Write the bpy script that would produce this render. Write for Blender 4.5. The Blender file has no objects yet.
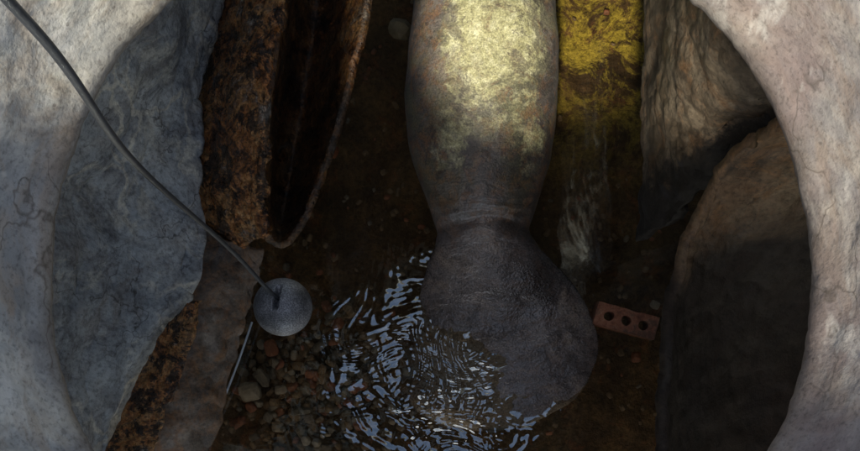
import bpy, bmesh, math, random
import numpy as np
from mathutils import Vector, noise, Matrix
random.seed(4); rng=np.random.default_rng(4)
S=bpy.context.scene
CAMZ=2.6; F=745.0
def P(u,v,z):
    """image pixels u,v -> metres at height z (projected back through the downward camera)"""
    d=CAMZ-z
    return Vector(((u-435)/F*d,(350-v)/F*d,z))

# ---------------- materials ----------------
class NT:
    def __init__(s,name):
        s.m=bpy.data.materials.new(name); s.m.use_nodes=True
        s.t=s.m.node_tree; s.n=s.t.nodes; s.l=s.t.links
        s.b=s.n['Principled BSDF']; s.out=s.n['Material Output']
        s.tc=s.n.new('ShaderNodeTexCoord')
        s.vec=s.tc.outputs['Object']
    def mapping(s,scale=(1,1,1),rot=(0,0,0)):
        m=s.n.new('ShaderNodeMapping'); m.inputs['Scale'].default_value=scale; m.inputs['Rotation'].default_value=rot
        s.l.new(s.vec,m.inputs['Vector']); return m.outputs[0]
    def noise(s,scale,detail=6,rough=.6,dist=0,vec=None):
        n=s.n.new('ShaderNodeTexNoise'); n.inputs['Scale'].default_value=scale
        n.inputs['Detail'].default_value=min(detail,5); n.inputs['Roughness'].default_value=rough
        n.inputs['Distortion'].default_value=dist
        s.l.new(vec or s.vec,n.inputs['Vector']); return n.outputs['Fac']
    def vor(s,scale,feature='F1',vec=None,out='Distance'):
        n=s.n.new('ShaderNodeTexVoronoi'); n.feature=feature; n.inputs['Scale'].default_value=scale
        s.l.new(vec or s.vec,n.inputs['Vector']); return n.outputs[out]
    def ramp(s,fac,stops):
        r=s.n.new('ShaderNodeValToRGB'); e=r.color_ramp.elements
        while len(e)<len(stops): e.new(.5)
        for i,(p,c) in enumerate(stops):
            e[i].position=p; 
            if not isinstance(c,(tuple,list)): c=(c,c,c)
            e[i].color=(*c,1)
        s.l.new(fac,r.inputs[0]); return r.outputs[0]
    def mix(s,fac,a,b,mode='MIX'):
        m=s.n.new('ShaderNodeMix'); m.data_type='RGBA'; m.blend_type=mode
        for sock,val in ((m.inputs['Factor'],fac),(m.inputs[6],a),(m.inputs[7],b)):
            if hasattr(val,'links'): s.l.new(val,sock)
            elif isinstance(val,(tuple,list)): sock.default_value=(*val,1)
            else: sock.default_value=val
        return m.outputs[2]
    def math(s,op,a,b=0,clamp=False):
        m=s.n.new('ShaderNodeMath'); m.operation=op; m.use_clamp=clamp
        for i,v in enumerate((a,b)):
            if hasattr(v,'links'): s.l.new(v,m.inputs[i])
            else: m.inputs[i].default_value=v
        return m.outputs[0]
    def bump(s,h,strength=.5,dist=.01,prev=None):
        b=s.n.new('ShaderNodeBump'); b.inputs['Strength'].default_value=strength; b.inputs['Distance'].default_value=dist
        s.l.new(h,b.inputs['Height'])
        if prev: s.l.new(prev,b.inputs['Normal'])
        return b.outputs[0]
    def xyz(s):
        x=s.n.new('ShaderNodeSeparateXYZ'); s.l.new(s.vec,x.inputs[0]); return x.outputs
    def attr(s,name):
        a=s.n.new('ShaderNodeAttribute'); a.attribute_name=name; return a.outputs['Fac']
    def warp(s,scale,amt):
        w=s.n.new('ShaderNodeVectorMath'); w.operation='ADD'
        nz=s.n.new('ShaderNodeTexNoise'); nz.inputs['Scale'].default_value=scale; nz.inputs['Detail'].default_value=4
        s.l.new(s.vec,nz.inputs['Vector'])
        s2=s.n.new('ShaderNodeVectorMath'); s2.operation='SCALE'; s2.inputs['Scale'].default_value=amt
        s.l.new(nz.outputs['Color'],s2.inputs[0]); s.l.new(s.vec,w.inputs[0]); s.l.new(s2.outputs[0],w.inputs[1])
        return w.outputs[0]
    def fin(s,col=None,rough=.8,nrm=None,spec=.5):
        if col is not None:
            if hasattr(col,'links'): s.l.new(col,s.b.inputs['Base Color'])
            else: s.b.inputs['Base Color'].default_value=(*col,1)
        if hasattr(rough,'links'): s.l.new(rough,s.b.inputs['Roughness'])
        else: s.b.inputs['Roughness'].default_value=rough
        s.b.inputs['Specular IOR Level'].default_value=spec
        if nrm: s.l.new(nrm,s.b.inputs['Normal'])
        return s.m

def mat_rim():
    t=NT('rim_concrete')
    a=t.ramp(t.noise(4.5,5,.72,.8),[(.34,(.22,.22,.22)),(.45,(.40,.40,.39)),(.55,(.64,.62,.56)),(.68,(.74,.70,.58))])
    ws=t.ramp(t.noise(8,5,.65,1.2,t.mapping((1,1,2))),[(.48,0.),(.62,1.)])
    a=t.mix(t.math('MULTIPLY',ws,.55),a,(.36,.26,.17))
    x=t.xyz()
    pk=t.math('MULTIPLY',t.ramp(x[0],[(.1,0.),(.40,1.)]),t.ramp(t.noise(6,5),[(.32,.35),(.6,1.)]))
    a=t.mix(t.math('MULTIPLY',pk,.8),a,(.235,.18,.18))  # pinkish stain, with shade of the east side painted into the colour
    bl=t.math('MULTIPLY',t.ramp(t.math('MULTIPLY',x[0],-1),[(.1,0.),(.4,1.)]),t.ramp(t.noise(5,4),[(.4,0.),(.6,1.)]))
    a=t.mix(t.math('MULTIPLY',bl,.3),a,(.42,.46,.50))  # west side: bluish sky light painted into the colour
    sc=t.ramp(t.noise(30,4,.7,0,t.mapping((1,.15,.3),(0,0,.5))),[(.56,0.),(.64,1.)])
    a=t.mix(t.math('MULTIPLY',sc,.4),a,(.78,.76,.72))
    # hairline cracks and brown streaks
    ck=t.ramp(t.vor(5,'DISTANCE_TO_EDGE',t.warp(8,.2)),[(0.,1.),(.012,0.)])
    cm=t.ramp(t.noise(5,3),[(.48,0.),(.56,1.)])
    a=t.mix(t.math('MULTIPLY',t.math('MULTIPLY',ck,cm),.7),a,(.10,.085,.075))
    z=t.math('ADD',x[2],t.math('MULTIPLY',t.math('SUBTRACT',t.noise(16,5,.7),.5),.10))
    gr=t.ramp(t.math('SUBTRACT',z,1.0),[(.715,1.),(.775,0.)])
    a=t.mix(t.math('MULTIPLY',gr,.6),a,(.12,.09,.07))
    sp=t.ramp(t.noise(160,3,.7),[(.3,.6),(.5,1.)])
    a=t.mix(1,a,sp,'MULTIPLY')
    pits=t.ramp(t.vor(70),[(.0,0.),(.12,0.),(.2,1.)])
    pm=t.ramp(t.noise(14,3),[(.5,0.),(.6,1.)])
    pm2=t.math('MULTIPLY',t.math('SUBTRACT',1,pits),pm)
    a=t.mix(t.math('MULTIPLY',pm2,.6),a,(.12,.10,.09))
    n=t.bump(t.noise(14,5,.6),.3,.012)
    n=t.bump(t.noise(120,4,.6),.4,.003,n)
    return t.fin(a,.85,n,.3)
def mat_wall(name,c0,c1,c2,stain,wet=.6,cracks=True,sc=3,stf=.6,shade_z=None,rust=0,dirt=None):
    t=NT(name)
    a=t.ramp(t.noise(sc,5,.7,.7),[(.34,c0),(.5,c1),(.66,c2)])
    st=t.ramp(t.noise(sc*2.3,5,.75,1.2),[(.48,0.),(.62,1.)])
    a=t.mix(t.math('MULTIPLY',st,stf),a,stain)
    if rust:
        rs=t.ramp(t.noise(9,5,.8,.8),[(.5,0.),(.6,1.)])
        a=t.mix(t.math('MULTIPLY',rs,rust),a,(.40,.19,.07))
    if cracks:
        wv=t.warp(6,.28)
        crk=t.ramp(t.vor(4.5,'DISTANCE_TO_EDGE',wv),[(0.,1.),(.02,.9),(.045,0.)])
        cm=t.ramp(t.noise(3,4),[(.46,0.),(.54,1.)])
        a=t.mix(t.math('MULTIPLY',t.math('MULTIPLY',crk,cm),.9),a,(.82,.79,.70))
        cq=t.vor(7,'DISTANCE_TO_EDGE',t.warp(9,.25))
        ck=t.ramp(cq,[(0.,1.),(.02,0.)])
        cm2=t.ramp(t.noise(4.3,3),[(.45,0.),(.55,1.)])
        a=t.mix(t.math('MULTIPLY',t.math('MULTIPLY',ck,cm2),.8),a,(.05,.045,.045))
        bl=t.ramp(t.noise(6,5,.8,.5),[(.53,0.),(.62,1.)])
        a=t.mix(t.math('MULTIPLY',bl,.6),a,(.74,.72,.64))
        dk=t.ramp(t.noise(5,5,.8,1.,t.mapping((1,1,1),(1,0,0))),[(.52,0.),(.61,1.)])
        a=t.mix(t.math('MULTIPLY',dk,.6),a,(.13,.13,.145))
    if shade_z is not None:
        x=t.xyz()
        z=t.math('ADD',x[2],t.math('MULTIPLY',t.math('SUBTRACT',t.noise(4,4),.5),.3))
        shade_f=t.ramp(z,[(shade_z-.22,1.),(shade_z+.18,0.)])
        a=t.mix(t.math('MULTIPLY',shade_f,.93),a,(.018,.012,.009))  # painted shade: colour falls to near black with depth
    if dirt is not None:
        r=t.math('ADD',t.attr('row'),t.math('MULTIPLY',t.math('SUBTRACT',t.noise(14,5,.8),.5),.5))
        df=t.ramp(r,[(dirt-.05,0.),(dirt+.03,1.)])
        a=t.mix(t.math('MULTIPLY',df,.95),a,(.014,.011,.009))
    sp=t.ramp(t.noise(90,4,.7),[(.33,.5),(.55,1.)])
    a=t.mix(1,a,sp,'MULTIPLY')
    n=t.bump(t.noise(9,5,.65),.5,.02)
    n=t.bump(t.noise(75,4,.7),.5,.005,n)
    r=t.ramp(t.noise(6,3),[(.35,wet),(.65,.9)])
    return t.fin(a,r,n,.5)
def mat_rust(name,dark=1.,blkf=.9,bt=.495):
    t=NT(name)
    k=dark
    mp=t.mapping((1,1,.45))
    a=t.ramp(t.noise(11,5,.82,.4,mp),[(.33,(.025*k,.016*k,.012*k)),(.42,(.13*k,.06*k,.03*k)),(.48,(.45*k,.18*k,.055*k)),(.55,(.52*k,.28*k,.11*k)),(.61,(.22*k,.12*k,.07*k)),(.70,(.50*k,.46*k,.40*k))])
    blk=t.ramp(t.noise(12,5,.85,.3,mp),[(bt,0.),(bt+.05,1.)])
    a=t.mix(t.math('MULTIPLY',blk,blkf),a,(.020,.016,.014))
    sp=t.ramp(t.noise(80,4,.8),[(.40,.35),(.6,1.2)])
    a=t.mix(1,a,sp,'MULTIPLY')
    h=t.noise(45,5,.75)
    n=t.bump(t.noise(22,4,.75,0,mp),.8,.015)
    n=t.bump(h,.8,.008,n)
    return t.fin(a,t.ramp(h,[(.4,.22),(.65,.8)]),n,.5)
def mat_floor():
    t=NT('mud_floor')
    a=t.ramp(t.noise(3.5,5,.75,.6),[(.34,(.03,.019,.011)),(.5,(.075,.048,.026)),(.62,(.14,.088,.042)),(.75,(.20,.12,.06))])
    r=t.ramp(t.noise(11,5,.75,.5),[(.55,0.),(.65,1.)])
    a=t.mix(t.math('MULTIPLY',r,.5),a,(.20,.075,.035))
    x=t.xyz()
    gx=t.math('MULTIPLY',t.ramp(x[0],[(.15,0.),(.3,1.)]),t.ramp(x[1],[(.55,0.),(1.0,1.)]))
    gn=t.ramp(t.noise(7,5,.85,.5),[(.44,0.),(.56,1.)])
    a=t.mix(t.math('MULTIPLY',gx,t.math('MULTIPLY',gn,.9)),a,(.42,.35,.06))  # yellow silt tone, light pool beside the body painted into the colour
    sp=t.ramp(t.noise(60,5,.8),[(.35,.35),(.6,1.2)])
    a=t.mix(1,a,sp,'MULTIPLY')
    n=t.bump(t.noise(30,5,.75),.9,.02)
    return t.fin(a,.8,n,.3)
def mat_manatee():
    t=NT('manatee_skin')
    x=t.xyz()
    a=t.ramp(t.noise(4,5,.78,.6),[(.35,(.035,.028,.027)),(.47,(.085,.072,.068)),(.56,(.13,.11,.105)),(.68,(.22,.18,.15))])
    rb=t.ramp(t.noise(22,5,.8,.6),[(.48,0.),(.58,1.)])
    rm=t.math('ADD',t.math('MULTIPLY',t.ramp(x[1],[(.3,0.),(.5,1.)]),.6),.15)
    a=t.mix(t.math('MULTIPLY',rb,rm),a,(.21,.105,.05))
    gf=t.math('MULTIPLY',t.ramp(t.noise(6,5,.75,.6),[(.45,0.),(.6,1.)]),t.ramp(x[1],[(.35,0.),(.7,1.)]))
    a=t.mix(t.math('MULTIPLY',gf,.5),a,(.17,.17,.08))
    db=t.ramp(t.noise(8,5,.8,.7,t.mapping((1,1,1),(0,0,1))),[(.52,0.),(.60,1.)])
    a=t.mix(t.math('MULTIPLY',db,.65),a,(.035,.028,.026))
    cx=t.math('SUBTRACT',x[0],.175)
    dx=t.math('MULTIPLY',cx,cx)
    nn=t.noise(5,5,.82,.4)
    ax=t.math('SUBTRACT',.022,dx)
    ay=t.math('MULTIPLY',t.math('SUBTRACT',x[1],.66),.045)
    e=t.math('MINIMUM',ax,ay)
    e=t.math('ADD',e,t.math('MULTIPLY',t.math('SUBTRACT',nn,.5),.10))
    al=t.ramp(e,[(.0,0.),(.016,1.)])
    alg_glow=t.ramp(t.noise(28,5,.82),[(.36,(.28,.26,.13)),(.5,(.50,.48,.26)),(.64,(.70,.68,.45))])
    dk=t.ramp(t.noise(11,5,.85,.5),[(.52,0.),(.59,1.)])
    alg_glow=t.mix(t.math('MULTIPLY',dk,.75),alg_glow,(.12,.105,.075))
    a=t.mix(t.math('MULTIPLY',al,.92),a,alg_glow)  # algae tint with the yellow pool of light painted into it
    sp=t.ramp(t.noise(190,3,.7),[(.35,.55),(.6,1.25)])
    a=t.mix(1,a,sp,'MULTIPLY')
    n=t.bump(t.noise(10,5,.65,.5,t.mapping((1,1.6,1))),.35,.02)
    n=t.bump(t.vor(150),.2,.003,n)
    n=t.bump(t.noise(60,4,.75),.3,.006,n)
    wet=t.ramp(x[1],[(.15,.16),(.45,.34),(.8,.7)])
    return t.fin(a,wet,n,.9)
def simple(name,c,rough=.6,ns=60,amp=.5,bs=.4,bd=.004,spec=.5,metal=0):
    t=NT(name)
    a=t.ramp(t.noise(ns,4,.7),[(.3,tuple(k*(1-amp) for k in c)),(.7,tuple(k*(1+amp) for k in c))])
    n=t.bump(t.noise(ns*2,4,.7),bs,bd)
    m=t.fin(a,rough,n,spec); t.b.inputs['Metallic'].default_value=metal
    return m
def mat_ball():
    t=NT('ball_metal')
    v=t.vor(330)
    a=t.ramp(v,[(.1,(.10,.11,.13)),(.5,(.28,.29,.33)),(.9,(.46,.48,.52))])
    st=t.ramp(t.noise(14,4,.6),[(.4,.45),(.6,1.)])
    a=t.mix(1,a,st,'MULTIPLY')
    n=t.bump(v,.6,.0015)
    m=t.fin(a,.45,n,.5); t.b.inputs['Metallic'].default_value=.4; return m
def mat_water():
    m=bpy.data.materials.new('water_surface'); m.use_nodes=True
    t=m.node_tree; n=t.nodes; n.remove(n['Principled BSDF'])
    tr=n.new('ShaderNodeBsdfTransparent'); tr.inputs[0].default_value=(.91,.84,.70,1)
    gl=n.new('ShaderNodeBsdfGlossy'); gl.inputs['Roughness'].default_value=.03; gl.inputs[0].default_value=(.80,.92,1,1)
    mx=n.new('ShaderNodeMixShader'); lw=n.new('ShaderNodeFresnel'); lw.inputs[0].default_value=2.65
    ge=n.new('ShaderNodeNewGeometry'); sb=n.new('ShaderNodeMath'); sb.operation='SUBTRACT'; sb.inputs[0].default_value=1
    ml=n.new('ShaderNodeMath'); ml.operation='MULTIPLY'
    t.links.new(ge.outputs['Backfacing'],sb.inputs[1]); t.links.new(sb.outputs[0],ml.inputs[0]); t.links.new(lw.outputs[0],ml.inputs[1])
    t.links.new(ml.outputs[0],mx.inputs[0]); t.links.new(tr.outputs[0],mx.inputs[1]); t.links.new(gl.outputs[0],mx.inputs[2])
    t.links.new(mx.outputs[0],n['Material Output'].inputs[0]); return m

M_RIM=mat_rim()
M_WALL=mat_wall('pale_concrete',(.22,.24,.27),(.46,.50,.54),(.66,.69,.70),(.28,.23,.20),stf=.4)
M_WALLB=mat_wall('brown_concrete',(.05,.04,.032),(.13,.10,.078),(.26,.22,.185),(.24,.11,.045),.3,False,6,.6,None,.3)
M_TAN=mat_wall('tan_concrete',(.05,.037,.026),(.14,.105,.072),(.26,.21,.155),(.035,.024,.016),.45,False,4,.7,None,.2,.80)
M_TAN_SHADE=mat_wall('tan_concrete_shaded',(.10,.06,.035),(.27,.165,.09),(.38,.27,.16),(.06,.04,.024),.55,False,4,.6,1.06,.45)  # tan concrete with shade painted in towards the bottom
M_DARK=mat_wall('dark_wet_concrete',(.05,.035,.022),(.11,.08,.055),(.19,.14,.09),(.05,.035,.02),.5,False,3)
M_GREY=mat_wall('grey_concrete',(.25,.25,.24),(.36,.36,.34),(.45,.44,.42),(.2,.17,.13),.7,False,2)
M_RUST=mat_rust('rust')
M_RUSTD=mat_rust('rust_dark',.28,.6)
M_FLOOR=mat_floor(); M_MAN=mat_manatee(); M_WATER=mat_water()

# ---------------- mesh helpers ----------------
def add(name,verts,faces,mat,smooth=True,parent=None):
    me=bpy.data.meshes.new(name); me.from_pydata([tuple(v) for v in verts],[],faces); me.update()
    if mat: me.materials.append(mat)
    if smooth: me.polygons.foreach_set('use_smooth',[True]*len(me.polygons))
    o=bpy.data.objects.new(name,me); S.collection.objects.link(o)
    if parent: o.parent=parent
    return o
def empty(name):
    o=bpy.data.objects.new(name,None); S.collection.objects.link(o); return o
def cr(p,t):
    n=len(p); x=t*(n-1); i=min(int(x),n-2); f=x-i
    a=p[max(i-1,0)]; b=p[i]; c=p[i+1]; d=p[min(i+2,n-1)]
    return .5*((2*b)+(c-a)*f+(2*a-5*b+4*c-d)*f*f+(3*b-a-3*c+d)*f**3)
def loft(name,rows,mat,nr=90,nc=60,amp=.012,fs=7,thick=.03,parent=None,rag=0,seed=0,fine=.3):
    rows=[[P(*q) for q in r] for r in rows]
    cols=[[cr(r,j/(nc-1)) for j in range(nc)] for r in rows]
    vs=[]
    for i in range(nr):
        for j in range(nc):
            vs.append(cr([c[j] for c in cols],i/(nr-1)))
    out=[]
    for i in range(nr):
        for j in range(nc):
            p=vs[i*nc+j]
            a=vs[min(i+1,nr-1)*nc+j]-vs[max(i-1,0)*nc+j]; b=vs[i*nc+min(j+1,nc-1)]-vs[i*nc+max(j-1,0)]
            n=a.cross(b); 
            if n.length>1e-9: n.normalize()
            q=p*fs+Vector((seed,seed*2,0))
            d=noise.fractal(q,.9,2.1,5)*amp+noise.fractal(q*5,.8,2.1,4)*amp*fine
            w=Vector((noise.noise(q*2.2+Vector((9,0,0))),noise.noise(q*2.2+Vector((0,9,0))),0))*rag+Vector((noise.noise(q*7+Vector((9,0,0))),noise.noise(q*7+Vector((0,9,0))),0))*rag*.5
            out.append(p+n*d+w)
    f=[(i*nc+j,i*nc+j+1,(i+1)*nc+j+1,(i+1)*nc+j) for i in range(nr-1) for j in range(nc-1)]
    o=add(name,out,f,mat,parent=parent)
    at=o.data.attributes.new('row','FLOAT','POINT')
    at.data.foreach_set('value',[i/(nr-1) for i in range(nr) for j in range(nc)])
    if thick:
        m=o.modifiers.new('thick','SOLIDIFY'); m.thickness=thick; m.offset=0
    return o
def rings(name,secs,mat,parent=None,na=64,amp=0,fs=8,flat=2.2):
    vs=[];fc=[]
    for c,ax,up in secs:
        for k in range(na):
            t=2*math.pi*k/na; ct,st=math.cos(t),math.sin(t)
            e=2/flat
            p=c+ax*(math.copysign(abs(ct)**e,ct))+up*(math.copysign(abs(st)**e,st))
            if amp:
                d=(p-c).normalized() if (p-c).length>1e-6 else Vector((0,0,1))
                p=p+d*noise.fractal(p*fs,.9,2,4)*amp
            vs.append(p)
    n=len(secs)
    for i in range(n-1):
        for k in range(na):
            fc.append((i*na+k,i*na+(k+1)%na,(i+1)*na+(k+1)%na,(i+1)*na+k))
    fc.append(tuple(range(na))[::-1]); fc.append(tuple((n-1)*na+k for k in range(na)))
    return add(name,vs,fc,mat,parent=parent)
def tube(name,pts,r,mat,parent=None,res=12):
    c=bpy.data.curves.new(name,'CURVE'); c.dimensions='3D'; c.bevel_depth=r; c.bevel_resolution=5
    s=c.splines.new('NURBS'); s.points.add(len(pts)-1)
    for i,p in enumerate(pts): s.points[i].co=(*p,1)
    s.order_u=4; s.use_endpoint_u=True; s.resolution_u=res
    c.materials.append(mat)
    o=bpy.data.objects.new(name,c); S.collection.objects.link(o)
    if parent:o.parent=parent
    return o

# ---------------- ground, slab & shaft ----------------
CX,CY=-.005,.088   # shaft centre
GZ=2.1
RAD=.45
NA=360
prof=[(.58,1.98),(.575,1.72),(.56,1.68),(RAD+.06,1.672),(RAD+.02,1.688),(RAD+.006,1.705),(RAD,1.722),(RAD,1.738),(RAD+.004,1.75)]
for i in range(1,40):
    f=i/39; prof.append((RAD+.006+.035*f**.8,1.75+.33*f))
prof+=[(RAD+.05,GZ+.004),(RAD+.12,GZ+.012),(RAD+.2,GZ+.006),(RAD+.22,GZ-.02)]
vs=[];fc=[]
for r,z in prof:
    for k in range(NA):
        t=2*math.pi*k/NA
        p=Vector((CX+r*math.cos(t),CY+r*math.sin(t),z)); q=p*9
        d=noise.fractal(q,.9,2,4)*.005+noise.fractal(q*6,.8,2,3)*.0022
        p+=Vector((math.cos(t)*d,math.sin(t)*d,noise.noise(q+Vector((5,5,5)))*.003))
        vs.append(p)
for i in range(len(prof)-1):
    for k in range(NA): fc.append((i*NA+k,i*NA+(k+1)%NA,(i+1)*NA+(k+1)%NA,(i+1)*NA+k))
add('manhole_shaft',vs,fc,M_RIM)
asph=simple('asphalt',(.07,.07,.07),.9,90,.5,.6,.01)
X0,X1,Y0,Y1=-1.75,1.75,-7.0,7.0
SY0,SY1=-1.7,2.1       # cover slab extent; unseen channel ends left open to brighten the inside
def holeplate(z):
    vs=[];
    for k in range(NA):
        t=2*math.pi*k/NA; vs.append((CX+.6*math.cos(t),CY+.6*math.sin(t),z))
    for k in range(NA):
        t=2*math.pi*k/NA; c,s_=math.cos(t),math.sin(t)
        m=min(((X1-CX) if c>0 else (CX-X0))/max(abs(c),1e-6),((SY1-CY) if s_>0 else (CY-SY0))/max(abs(s_),1e-6))
        vs.append((CX+c*m,CY+s_*m,z))
    return vs
a=holeplate(2.09); b=holeplate(1.96)
fc=[(k,(k+1)%NA,NA+(k+1)%NA,NA+k) for k in range(NA)]
fc+=[(2*NA+k,2*NA+(k+1)%NA,3*NA+(k+1)%NA,3*NA+k) for k in range(NA)]
fc+=[(NA+k,NA+(k+1)%NA,3*NA+(k+1)%NA,3*NA+k) for k in range(NA)]
fc+=[(k,(k+1)%NA,2*NA+(k+1)%NA,2*NA+k) for k in range(NA)]
add('cover_slab',a+b,fc,M_DARK,False)
L=400
v=[(-L,-L,2.088),(L,-L,2.088),(L,L,2.088),(-L,L,2.088),(X0,Y0,2.088),(X1,Y0,2.088),(X1,Y1,2.088),(X0,Y1,2.088)]
add('ground',v,[(0,1,5,4),(1,2,6,5),(2,3,7,6),(3,0,4,7)],asph,False)
ch=empty('storm_drain_channel')
def quad(name,pts,mat,par=ch): return add(name,[Vector(p) for p in pts],[(0,1,2,3)],mat,False,par)
quad('west_wall',[(X0,Y0,-.1),(X0,Y1,-.1),(X0,Y1,2.088),(X0,Y0,2.088)],M_GREY)
quad('east_wall',[(X1,Y0,-.1),(X1,Y1,-.1),(X1,Y1,2.088),(X1,Y0,2.088)],M_GREY)
quad('south_wall',[(X0,Y0,-.1),(X1,Y0,-.1),(X1,Y0,2.088),(X0,Y0,2.088)],M_GREY)
quad('north_wall',[(X0,Y1,-.1),(X1,Y1,-.1),(X1,Y1,2.088),(X0,Y1,2.088)],M_GREY)
fx=np.linspace(X0,X1,220); fy=np.concatenate([np.linspace(Y0,-1.32,40),np.linspace(-1.3,2.2,240),np.linspace(2.23,Y1,40)])
vs=[]
for y in fy:
    for x in fx:
        q=Vector((x,y,0))
        vs.append(Vector((x,y,-.03+noise.fractal(q*3,.9,2,4)*.02+noise.fractal(q*14,.8,2,3)*.008)))
nx,ny=len(fx),len(fy)
add('mud_floor',vs,[(j*nx+i,j*nx+i+1,(j+1)*nx+i+1,(j+1)*nx+i) for j in range(ny-1) for i in range(nx-1)],M_FLOOR)

# ---------------- left side ----------------
loft('concrete_wall',[
 [(60,-120,1.50),(130,-60,1.20),(200,-60,.95),(232,-60,.72)],
 [(20,-20,1.50),(110,0,1.20),(178,0,.95),(216,5,.75)],
 [(-20,90,1.50),(60,110,1.20),(138,100,.97),(198,70,.75)],
 [(-50,180,1.50),(20,190,1.18),(110,180,.95),(193,150,.76)],
 [(-60,280,1.50),(20,280,1.16),(110,260,.94),(200,240,.76)],
 [(-60,370,1.50),(10,360,1.16),(90,340,.94),(182,305,.76)],
 [(-50,450,1.50),(10,440,1.16),(70,420,.96),(145,355,.76)],
 [(-50,540,1.50),(10,530,1.16),(60,510,.96),(105,455,.76)],
 [(-50,640,1.50),(10,610,1.16),(50,600,.96),(80,540,.76)]],M_WALL,120,80,.014,5,.05,rag=.009,fine=.45)

bp=empty('broken_rusty_pipe')
loft('outer_shell',[
 [(206,-80,.60),(236,-80,.80),(266,-80,.96),(296,-80,1.0)],
 [(206,-20,.60),(238,-20,.80),(266,-20,.96),(288,-20,1.0)],
 [(194,50,.60),(222,45,.78),(250,45,.94),(276,45,.98)],
 [(186,120,.60),(209,120,.76),(238,115,.91),(266,110,.96)],
 [(189,180,.58),(210,180,.72),(237,178,.86),(262,175,.92)],
 [(203,225,.56),(221,218,.67),(241,213,.80),(264,210,.88)],
 [(235,255,.54),(245,243,.62),(258,236,.76),(272,230,.84)]],M_RUST,120,60,.010,9,.02,bp,rag=.012,seed=3,fine=.7)
loft('inner_shell',[
 [(296,-80,1.0),(305,-80,.7),(330,-80,.6),(382,-80,.86)],
 [(286,-20,1.0),(298,-20,.7),(325,-20,.6),(373,-20,.85)],
 [(275,45,.98),(288,45,.68),(318,45,.58),(362,40,.84)],
 [(265,110,.96),(279,110,.66),(307,110,.56),(346,100,.82)],
 [(261,175,.92),(273,175,.64),(295,175,.56),(325,165,.8)],
 [(262,210,.88),(272,214,.66),(287,213,.6),(307,212,.77)],
 [(268,236,.84),(274,243,.76),(281,246,.74),(289,243,.76)]],M_RUSTD,100,50,.004,7,.018,bp,rag=.005,seed=5)

loft('rusty_flange',[
 [(186,308,.84),(190,306,.85),(194,304,.85),(198,302,.83)],
 [(164,332,.84),(174,330,.85),(186,328,.86),(197,326,.86)],
 [(148,362,.84),(160,361,.85),(173,361,.86),(186,362,.86)],
 [(128,404,.84),(141,403,.85),(155,404,.86),(168,406,.86)],
 [(110,446,.84),(124,446,.85),(138,447,.86),(152,448,.86)],
 [(88,500,.84),(100,500,.85),(116,500,.86),(130,500,.86)]],M_RUST,90,30,.006,9,.012,rag=.008,seed=8,fine=.7)
loft('collapsed_concrete_slab',[
 [(190,225,.60),(215,235,.60),(240,245,.58),(262,250,.55)],
 [(180,270,.60),(208,275,.60),(232,280,.57),(254,284,.53)],
 [(176,330,.60),(198,330,.59),(220,330,.55),(240,330,.50)],
 [(158,400,.58),(180,400,.57),(202,400,.53),(220,400,.48)],
 [(135,470,.56),(160,470,.55),(182,470,.51),(200,470,.46)]],M_WALLB,80,40,.014,5,.035,rag=.012,seed=2,fine=.35)
pale=simple('pale_glint',(.42,.47,.52),.35,30,.2)
tube('pale_glint_line',[P(*q) for q in [(252,322,.20),(246,340,.20),(234,375,.19),(218,412,.19),(205,440,.19),(196,480,.19)]],.0035,pale)  # pale strand standing in for a bright reflection line at the water edge

# ---------------- right side ----------------
rp=empty('broken_concrete_pipe')
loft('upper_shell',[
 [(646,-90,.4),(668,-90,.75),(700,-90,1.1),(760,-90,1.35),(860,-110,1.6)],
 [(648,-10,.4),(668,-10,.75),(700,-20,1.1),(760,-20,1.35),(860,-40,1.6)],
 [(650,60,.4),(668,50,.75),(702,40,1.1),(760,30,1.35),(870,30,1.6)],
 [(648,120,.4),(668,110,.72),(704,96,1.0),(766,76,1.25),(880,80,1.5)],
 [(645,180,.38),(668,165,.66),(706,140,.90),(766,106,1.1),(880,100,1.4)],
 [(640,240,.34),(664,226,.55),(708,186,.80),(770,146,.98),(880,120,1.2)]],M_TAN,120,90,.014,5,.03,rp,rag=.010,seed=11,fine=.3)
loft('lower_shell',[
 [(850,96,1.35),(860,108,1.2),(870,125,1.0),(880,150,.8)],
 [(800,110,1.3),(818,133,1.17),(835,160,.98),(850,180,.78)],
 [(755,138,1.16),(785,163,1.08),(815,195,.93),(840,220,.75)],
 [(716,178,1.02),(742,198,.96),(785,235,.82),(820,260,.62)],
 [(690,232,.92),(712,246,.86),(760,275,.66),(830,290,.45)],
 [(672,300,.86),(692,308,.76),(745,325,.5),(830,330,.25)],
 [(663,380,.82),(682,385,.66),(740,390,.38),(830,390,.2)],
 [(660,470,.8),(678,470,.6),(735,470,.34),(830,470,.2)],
 [(660,560,.8),(678,560,.6),(735,560,.34),(830,560,.2)]],M_TAN_SHADE,130,70,.012,5,.03,rp,rag=.012,seed=17,fine=.4)

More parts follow.
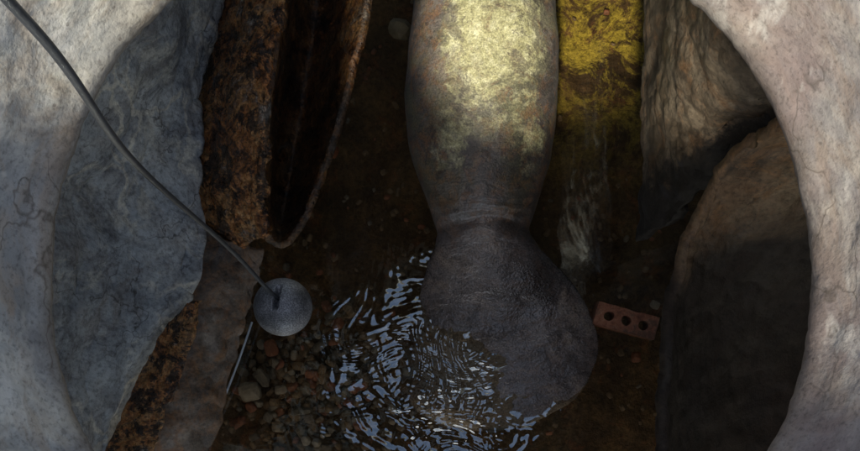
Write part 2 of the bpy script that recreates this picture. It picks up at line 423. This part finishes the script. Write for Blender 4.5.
# ---------------- manatee ----------------
WZ=.160
man=empty('manatee')
K=[(-400,478,8,.03,.20),(-392,478,22,.06,.20),(-375,478,34,.085,.20),(-345,479,42,.10,.20),(-310,480,46,.115,.20),(-270,481,50,.13,.20),(-220,482,60,.16,.20),(-150,484,72,.19,.2),(-70,485,74,.2,.2),
   (0,484,70,.20,.20),(50,483,74,.2,.20),(100,481,76,.2,.19),(150,481,71,.175,.185),(185,482,61,.15,.175),(212,483.5,52,.125,.17),(230,484,47.5,.105,.165),
   (245,487,52,.085,.16),(262,491,63,.07,.156),(280,497,74,.06,.151),(300,501.5,83,.05,.147),(325,505,90,.043,.144),(345,505.5,93.5,.036,.143),(365,503,93,.03,.144),
   (385,497,89,.025,.146),(400,491,82,.02,.148),(412,486,70,.017,.148),(422,482,53,.013,.148),(428,480,36,.009,.148),(432,479,12,.004,.148)]
Kn=np.array(K); vv=np.concatenate([np.linspace(-400,200,150),np.linspace(201,432,170)])
def crn(t):
    x=np.interp(t,Kn[:,0],np.arange(len(Kn))); i=min(int(x),len(Kn)-2); f=x-i
    a=Kn[max(i-1,0)];b=Kn[i];c=Kn[i+1];d=Kn[min(i+2,len(Kn)-1)]
    return .5*((2*b)+(c-a)*f+(2*a-5*b+4*c-d)*f*f+(3*b-a-3*c+d)*f**3)
secs=[]
for t in vv:
    k=crn(t); d=CAMZ-.18; s=d/F
    c=Vector(((k[1]-435)*s,(350-k[0])*s,k[4]))
    hw=max(k[2],1)*s; hh=max(k[3],.003)
    if t>150:
        hh-=.009*math.exp(-((t-231)/4.5)**2); hh+=.006*math.exp(-((t-243)/7)**2)
        hw-=.003*math.exp(-((t-231)/5)**2)
    tilt=.026*min(1,max(0,(t-250)/60))
    secs.append((c,Vector((hw,0,tilt)),Vector((0,0,hh))))
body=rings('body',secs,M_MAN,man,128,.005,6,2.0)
for v in body.data.vertices:
    p=v.co.copy()
    v.co.z+=noise.fractal(Vector((p.x*9,p.y*16,p.z*3)),.9,2,4)*.003
    wr=math.exp(-((p.y-.47)/.10)**2)
    if wr>.02: v.co.z+=.003*wr*math.sin(2*math.pi*(p.y+.03*noise.noise(Vector((p.x*7,p.y*5,0))))/.034)*(.5+noise.noise(Vector((p.x*12,p.y*12,3))))
    if .15<p.y<.6:
        v.co.y+= .03*(1-((p.x-.16)/.15)**2)*math.exp(-((p.y-.387)/.05)**2) if abs(p.x-.16)<.15 else 0
    if p.y<.12: # uneven paddle margin
        v.co.x+=.006*noise.noise(Vector((p.y*14,p.x*4,1))); v.co.y+=.006*noise.noise(Vector((p.x*14,p.y*4,2)))
eye=simple('eye_dark',(.01,.01,.01),.1)
def ball(name,c,r,mat,par):
    bm=bmesh.new(); bmesh.ops.create_icosphere(bm,subdivisions=3,radius=r)
    for v in bm.verts: v.co=v.co+c
    me=bpy.data.meshes.new(name); bm.to_mesh(me); bm.free(); me.materials.append(mat)
    me.polygons.foreach_set('use_smooth',[True]*len(me.polygons))
    o=bpy.data.objects.new(name,me); S.collection.objects.link(o); o.parent=par; return o
s=2.42/F
for sx in (-1,1):
    ball('eye',Vector(((479-435)*s+sx*.125,(350+330)*s,.27)),.012,eye,man)
    ball('nostril',Vector(((478-435)*s+sx*.03,(350+388)*s,.255)),.01,eye,man)
    base=Vector(((482-435)*s+sx*.19,(350+235)*s,.12))
    fs=[]
    for i in range(14):
        f=i/13; c=base+Vector((sx*.26*f,-.16*f*f-.05*f,-.05*f))
        w=(.05+.03*math.sin(math.pi*min(f*1.1,1)))*(math.sqrt(max(1-f**5,0.0))+.02)
        fs.append((c,Vector((sx*.2*w,w,0)),Vector((0,0,.025*(1-.6*f)))))
    rings('flipper',fs,M_MAN,man,32)

# ---------------- water ----------------
xs=np.unique(np.concatenate([np.linspace(X0,X1,100),np.linspace(-.5,.75,460)]))
ys=np.unique(np.concatenate([np.linspace(Y0,Y1,200),np.linspace(-.42,.5,340)]))
XX,YY=np.meshgrid(xs,ys)
H=np.zeros_like(XX)
N1=np.zeros_like(XX);N2=np.zeros_like(XX);N3=np.zeros_like(XX);N4=np.zeros_like(XX)
for j in range(XX.shape[0]):
    for i in range(XX.shape[1]):
        x,y=XX[j,i],YY[j,i]
        q=Vector((x,y,0)); N1[j,i]=noise.noise(q*5)
        if -.7<x<.9 and -.6<y<.7:
            N2[j,i]=noise.noise(q*13+Vector((3,1,0))); N3[j,i]=noise.noise(Vector((x*50+N1[j,i]*6,y*15+N2[j,i]*2,4))); N4[j,i]=noise.noise(Vector((x*22+N2[j,i],y*60+N1[j,i]*6,9)))
def blob(u,v,ru,rv):
    c=P(u,v,WZ); k=(CAMZ-WZ)/F
    return np.exp(-(((XX-c.x)/(ru*k))**2+((YY-c.y)/(rv*k))**2))
eA=np.clip(blob(430,412,100,50)*1.2,0,1)          # arcs, south-west of the paddle
eB=np.clip(blob(470,345,52,65)*1.2,0,1)        # streaks running off the paddle
eC=np.clip(blob(440,370,105,75)*1.2,0,1)
ca=P(510,300,WZ); r1=np.hypot(XX-ca.x,(YY-ca.y))
H+=eA*(.0034*N4+.0024*np.sin(2*math.pi*(r1+N1*.06+N2*.025)/.046)*(.6+N2))
H+=eB*(.0042*N3+.001*N4)
H+=eC*(.0018*N3+.0018*N4+.009*N2)
# broad tilt added to steer the sky reflection: surface leans away to the north-west
c0=P(455,375,WZ)
H+=(-.085*(YY-c0.y)+.045*(XX-c0.x))*np.exp(-(((XX-c0.x)/.8)**2+((YY-c0.y)/.8)**2))
# thin sheet of water running over the western half of the paddle
H+=.022*blob(462,352,34,48)
H+=N1*.0012
vs=np.stack([XX,YY,WZ+H],-1).reshape(-1,3)
nx=len(xs);ny=len(ys)
add('water',vs.tolist(),[(j*nx+i,j*nx+i+1,(j+1)*nx+i+1,(j+1)*nx+i) for j in range(ny-1) for i in range(nx-1)],M_WATER)

# ---------------- ball on cable ----------------
fw=empty('weighted_ball')
bc=P(283,307,.95); R=29/F*(CAMZ-.95)
bm=bmesh.new(); bmesh.ops.create_uvsphere(bm,u_segments=160,v_segments=120,radius=R)
for v in bm.verts:
    c=v.co.copy()
    if c.z>0 and -.15*R<c.y<.70*R:
        g=math.exp(-((c.x+.06*R-(c.y*.12))/(.085*R))**4)*min(1,(c.y+.15*R)/(.12*R))*min(1,(.70*R-c.y)/(.15*R))
        v.co=c*(1-.38*g)
ball_me=bpy.data.meshes.new('shell'); bm.to_mesh(ball_me); bm.free(); ball_me.materials.append(mat_ball())
ball_me.polygons.foreach_set('use_smooth',[True]*len(ball_me.polygons))
bo=bpy.data.objects.new('shell',ball_me); S.collection.objects.link(bo); bo.location=bc; bo.parent=fw
rub=simple('rubber_cable',(.04,.044,.052),.5,80,.3,.3,.002)
tube('cable',[Vector((-1.6,1.2,GZ+.01)),Vector((-.9,.8,GZ+.01)),P(-110,-110,2.12),P(-30,-45,2.12),P(5,-2,2.05),P(48,42,1.99),P(84,92,1.9),P(116,145,1.75),P(160,188,1.5),P(205,226,1.28),P(245,262,1.1),P(266,289,1.03),P(280,300,.99)],.0044,rub,fw,24)

# ---------------- brick ----------------
def brick():
    L,W,Hh=.205,.075,.06
    bm=bmesh.new()
    n=32; holes=[(-.058,0),(0,0),(.058,0)]; hr=.0165
    def build(z,flip):
        outer=[]
        for hi,(hx,hy) in enumerate(holes):
            x0=-L/2 if hi==0 else (hx-.029); x1=L/2 if hi==2 else hx+.029
            ring=[];out=[]
            for k in range(n):
                t=2*math.pi*(k+.5)/n; c,s_=math.cos(t),math.sin(t)
                ring.append(bm.verts.new((hx+hr*c,hy+hr*s_,z)))
                dx=(x1-hx) if c>0 else (hx-x0); dy=W/2
                m=min(dx/abs(c),dy/abs(s_)); out.append(bm.verts.new((hx+c*m,hy+s_*m,z)))
            for k in range(n):
                f=(ring[k],out[k],out[(k+1)%n],ring[(k+1)%n])
                bm.faces.new(f if not flip else f[::-1])
            outer.append(ring)
        return outer
    a=build(Hh/2,False); b=build(-Hh/2,True)
    for r,q in zip(a,b):
        for k in range(n): bm.faces.new((r[k],r[(k+1)%n],q[(k+1)%n],q[k]))
    c=[bm.verts.new((x,y,z)) for z in(-Hh/2,Hh/2) for x,y in((-L/2,-W/2),(L/2,-W/2),(L/2,W/2),(-L/2,W/2))]
    for k in range(4): bm.faces.new((c[k],c[(k+1)%4],c[4+(k+1)%4],c[4+k]))
    for v in bm.verts:
        q=v.co*40; v.co+=Vector((noise.noise(q),noise.noise(q+Vector((5,0,0))),noise.noise(q+Vector((0,5,0)))))*.003
    me=bpy.data.meshes.new('brick'); bm.to_mesh(me); bm.free()
    return me
me=brick()
t=NT('brick_clay')
a=t.ramp(t.noise(30,5,.75),[(.3,(.10,.035,.02)),(.5,(.28,.11,.06)),(.7,(.42,.22,.13))])
dk=t.ramp(t.noise(14,5,.7),[(.46,0.),(.58,1.)])
a=t.mix(t.math('MULTIPLY',dk,.75),a,(.06,.038,.028))
me.materials.append(t.fin(a,.8,t.bump(t.noise(120,5,.7),.6,.004),.4))
br=bpy.data.objects.new('brick',me); S.collection.objects.link(br)
br.location=P(624,321,.15); br.rotation_euler=(0,0,math.radians(-15))

# ---------------- rubble ----------------
def rubble(name,items,mats,seed=0):
    bm=bmesh.new(); r=random.Random(seed)
    for (p,s,mi) in items:
        g=bmesh.ops.create_icosphere(bm,subdivisions=2,radius=1)
        rot=Matrix.Rotation(r.random()*6.28,3,'Z')@Matrix.Rotation(r.random()*.8,3,'X')
        sc=Vector((s*r.uniform(.8,1.4),s*r.uniform(.6,1),s*r.uniform(.4,.7))); off=Vector((r.random()*99,0,0))
        for v in g['verts']:
            c=v.co*(1+.35*noise.noise(v.co*1.3+off)); c=Vector((max(min(c.x,.8),-.8),max(min(c.y,.85),-.8),c.z))
            v.co=rot@Vector((c.x*sc.x,c.y*sc.y,c.z*sc.z))+p
        for f in {f for v in g['verts'] for f in v.link_faces}: f.material_index=mi
    me=bpy.data.meshes.new(name); bm.to_mesh(me); bm.free()
    for m in mats: me.materials.append(m)
    o=bpy.data.objects.new(name,me); S.collection.objects.link(o); return o
st1=simple('stone_grey',(.115,.105,.095),.6,30,.5); st2=simple('stone_brown',(.12,.085,.055),.6,30,.5); st3=simple('stone_red',(.17,.065,.038),.6,30,.5); st4=simple('stone_pale',(.22,.20,.175),.6,30,.4)
it=[]
r=random.Random(7)
for _ in range(560):
    u=r.gauss(310,45); v=r.gauss(388,42)
    it.append((P(u,v,-.01+r.random()*.045),r.uniform(.006,.024),r.choice([0,0,0,1,1,1,1,2,3])))
for _ in range(500):
    u=r.uniform(220,660); v=r.uniform(-60,460)
    if u>550 and v<170 and r.random()<.8: continue
    it.append((P(u,v,-.018+r.random()*.012),r.uniform(.005,.015),r.choice([0,1,1,1,1,2])))
for u,v,s_,m in [(271,348,.03,2),(338,324,.03,2),(262,378,.035,0),(350,310,.028,1),(636,357,.025,2),(655,305,.02,3),(332,150,.03,2),(250,392,.042,3)]:
    it.append((P(u,v,.06),s_,m))
rubble('stone_rubble',it,[st1,st2,st3,st4],3)
rubble('flat_stone',[(P(400,29,.10),.055,0)],[simple('stone_flat',(.2,.19,.16),.5,20,.4)],2)

# ---------------- camera, sun, sky ----------------
cam=bpy.data.cameras.new('camera'); co=bpy.data.objects.new('camera',cam); S.collection.objects.link(co)
co.location=(0,0,CAMZ); co.rotation_euler=(0,0,0)
cam.sensor_width=36; cam.lens=36*F/860; cam.clip_start=.02; cam.clip_end=1500
cam.shift_x=(430-435)/860; cam.shift_y=(350-225.5)/860
S.camera=co
tgt=P(552,-8,0.0); src=Vector((CX,CY,1.9))
d=(tgt-src).normalized()
sun=bpy.data.lights.new('sun','SUN'); sun.energy=5; sun.angle=math.radians(5); sun.color=(1,.93,.74)
so=bpy.data.objects.new('sun',sun); S.collection.objects.link(so)
so.rotation_euler=d.to_track_quat('-Z','Y').to_euler(); so.location=(0,0,6)
w=bpy.data.worlds.new('World'); S.world=w; w.use_nodes=True
sk=w.node_tree.nodes.new('ShaderNodeTexSky'); sk.sky_type='NISHITA'; sk.sun_disc=False
sk.air_density=1.6; sk.dust_density=2.5
to=-d; sk.sun_elevation=math.asin(to.z); sk.sun_rotation=math.atan2(to.x,to.y)
w.node_tree.links.new(sk.outputs[0],w.node_tree.nodes['Background'].inputs[0])
w.node_tree.nodes['Background'].inputs[1].default_value=.15
S.view_settings.view_transform='Standard'; S.view_settings.look='None'; S.view_settings.exposure=0
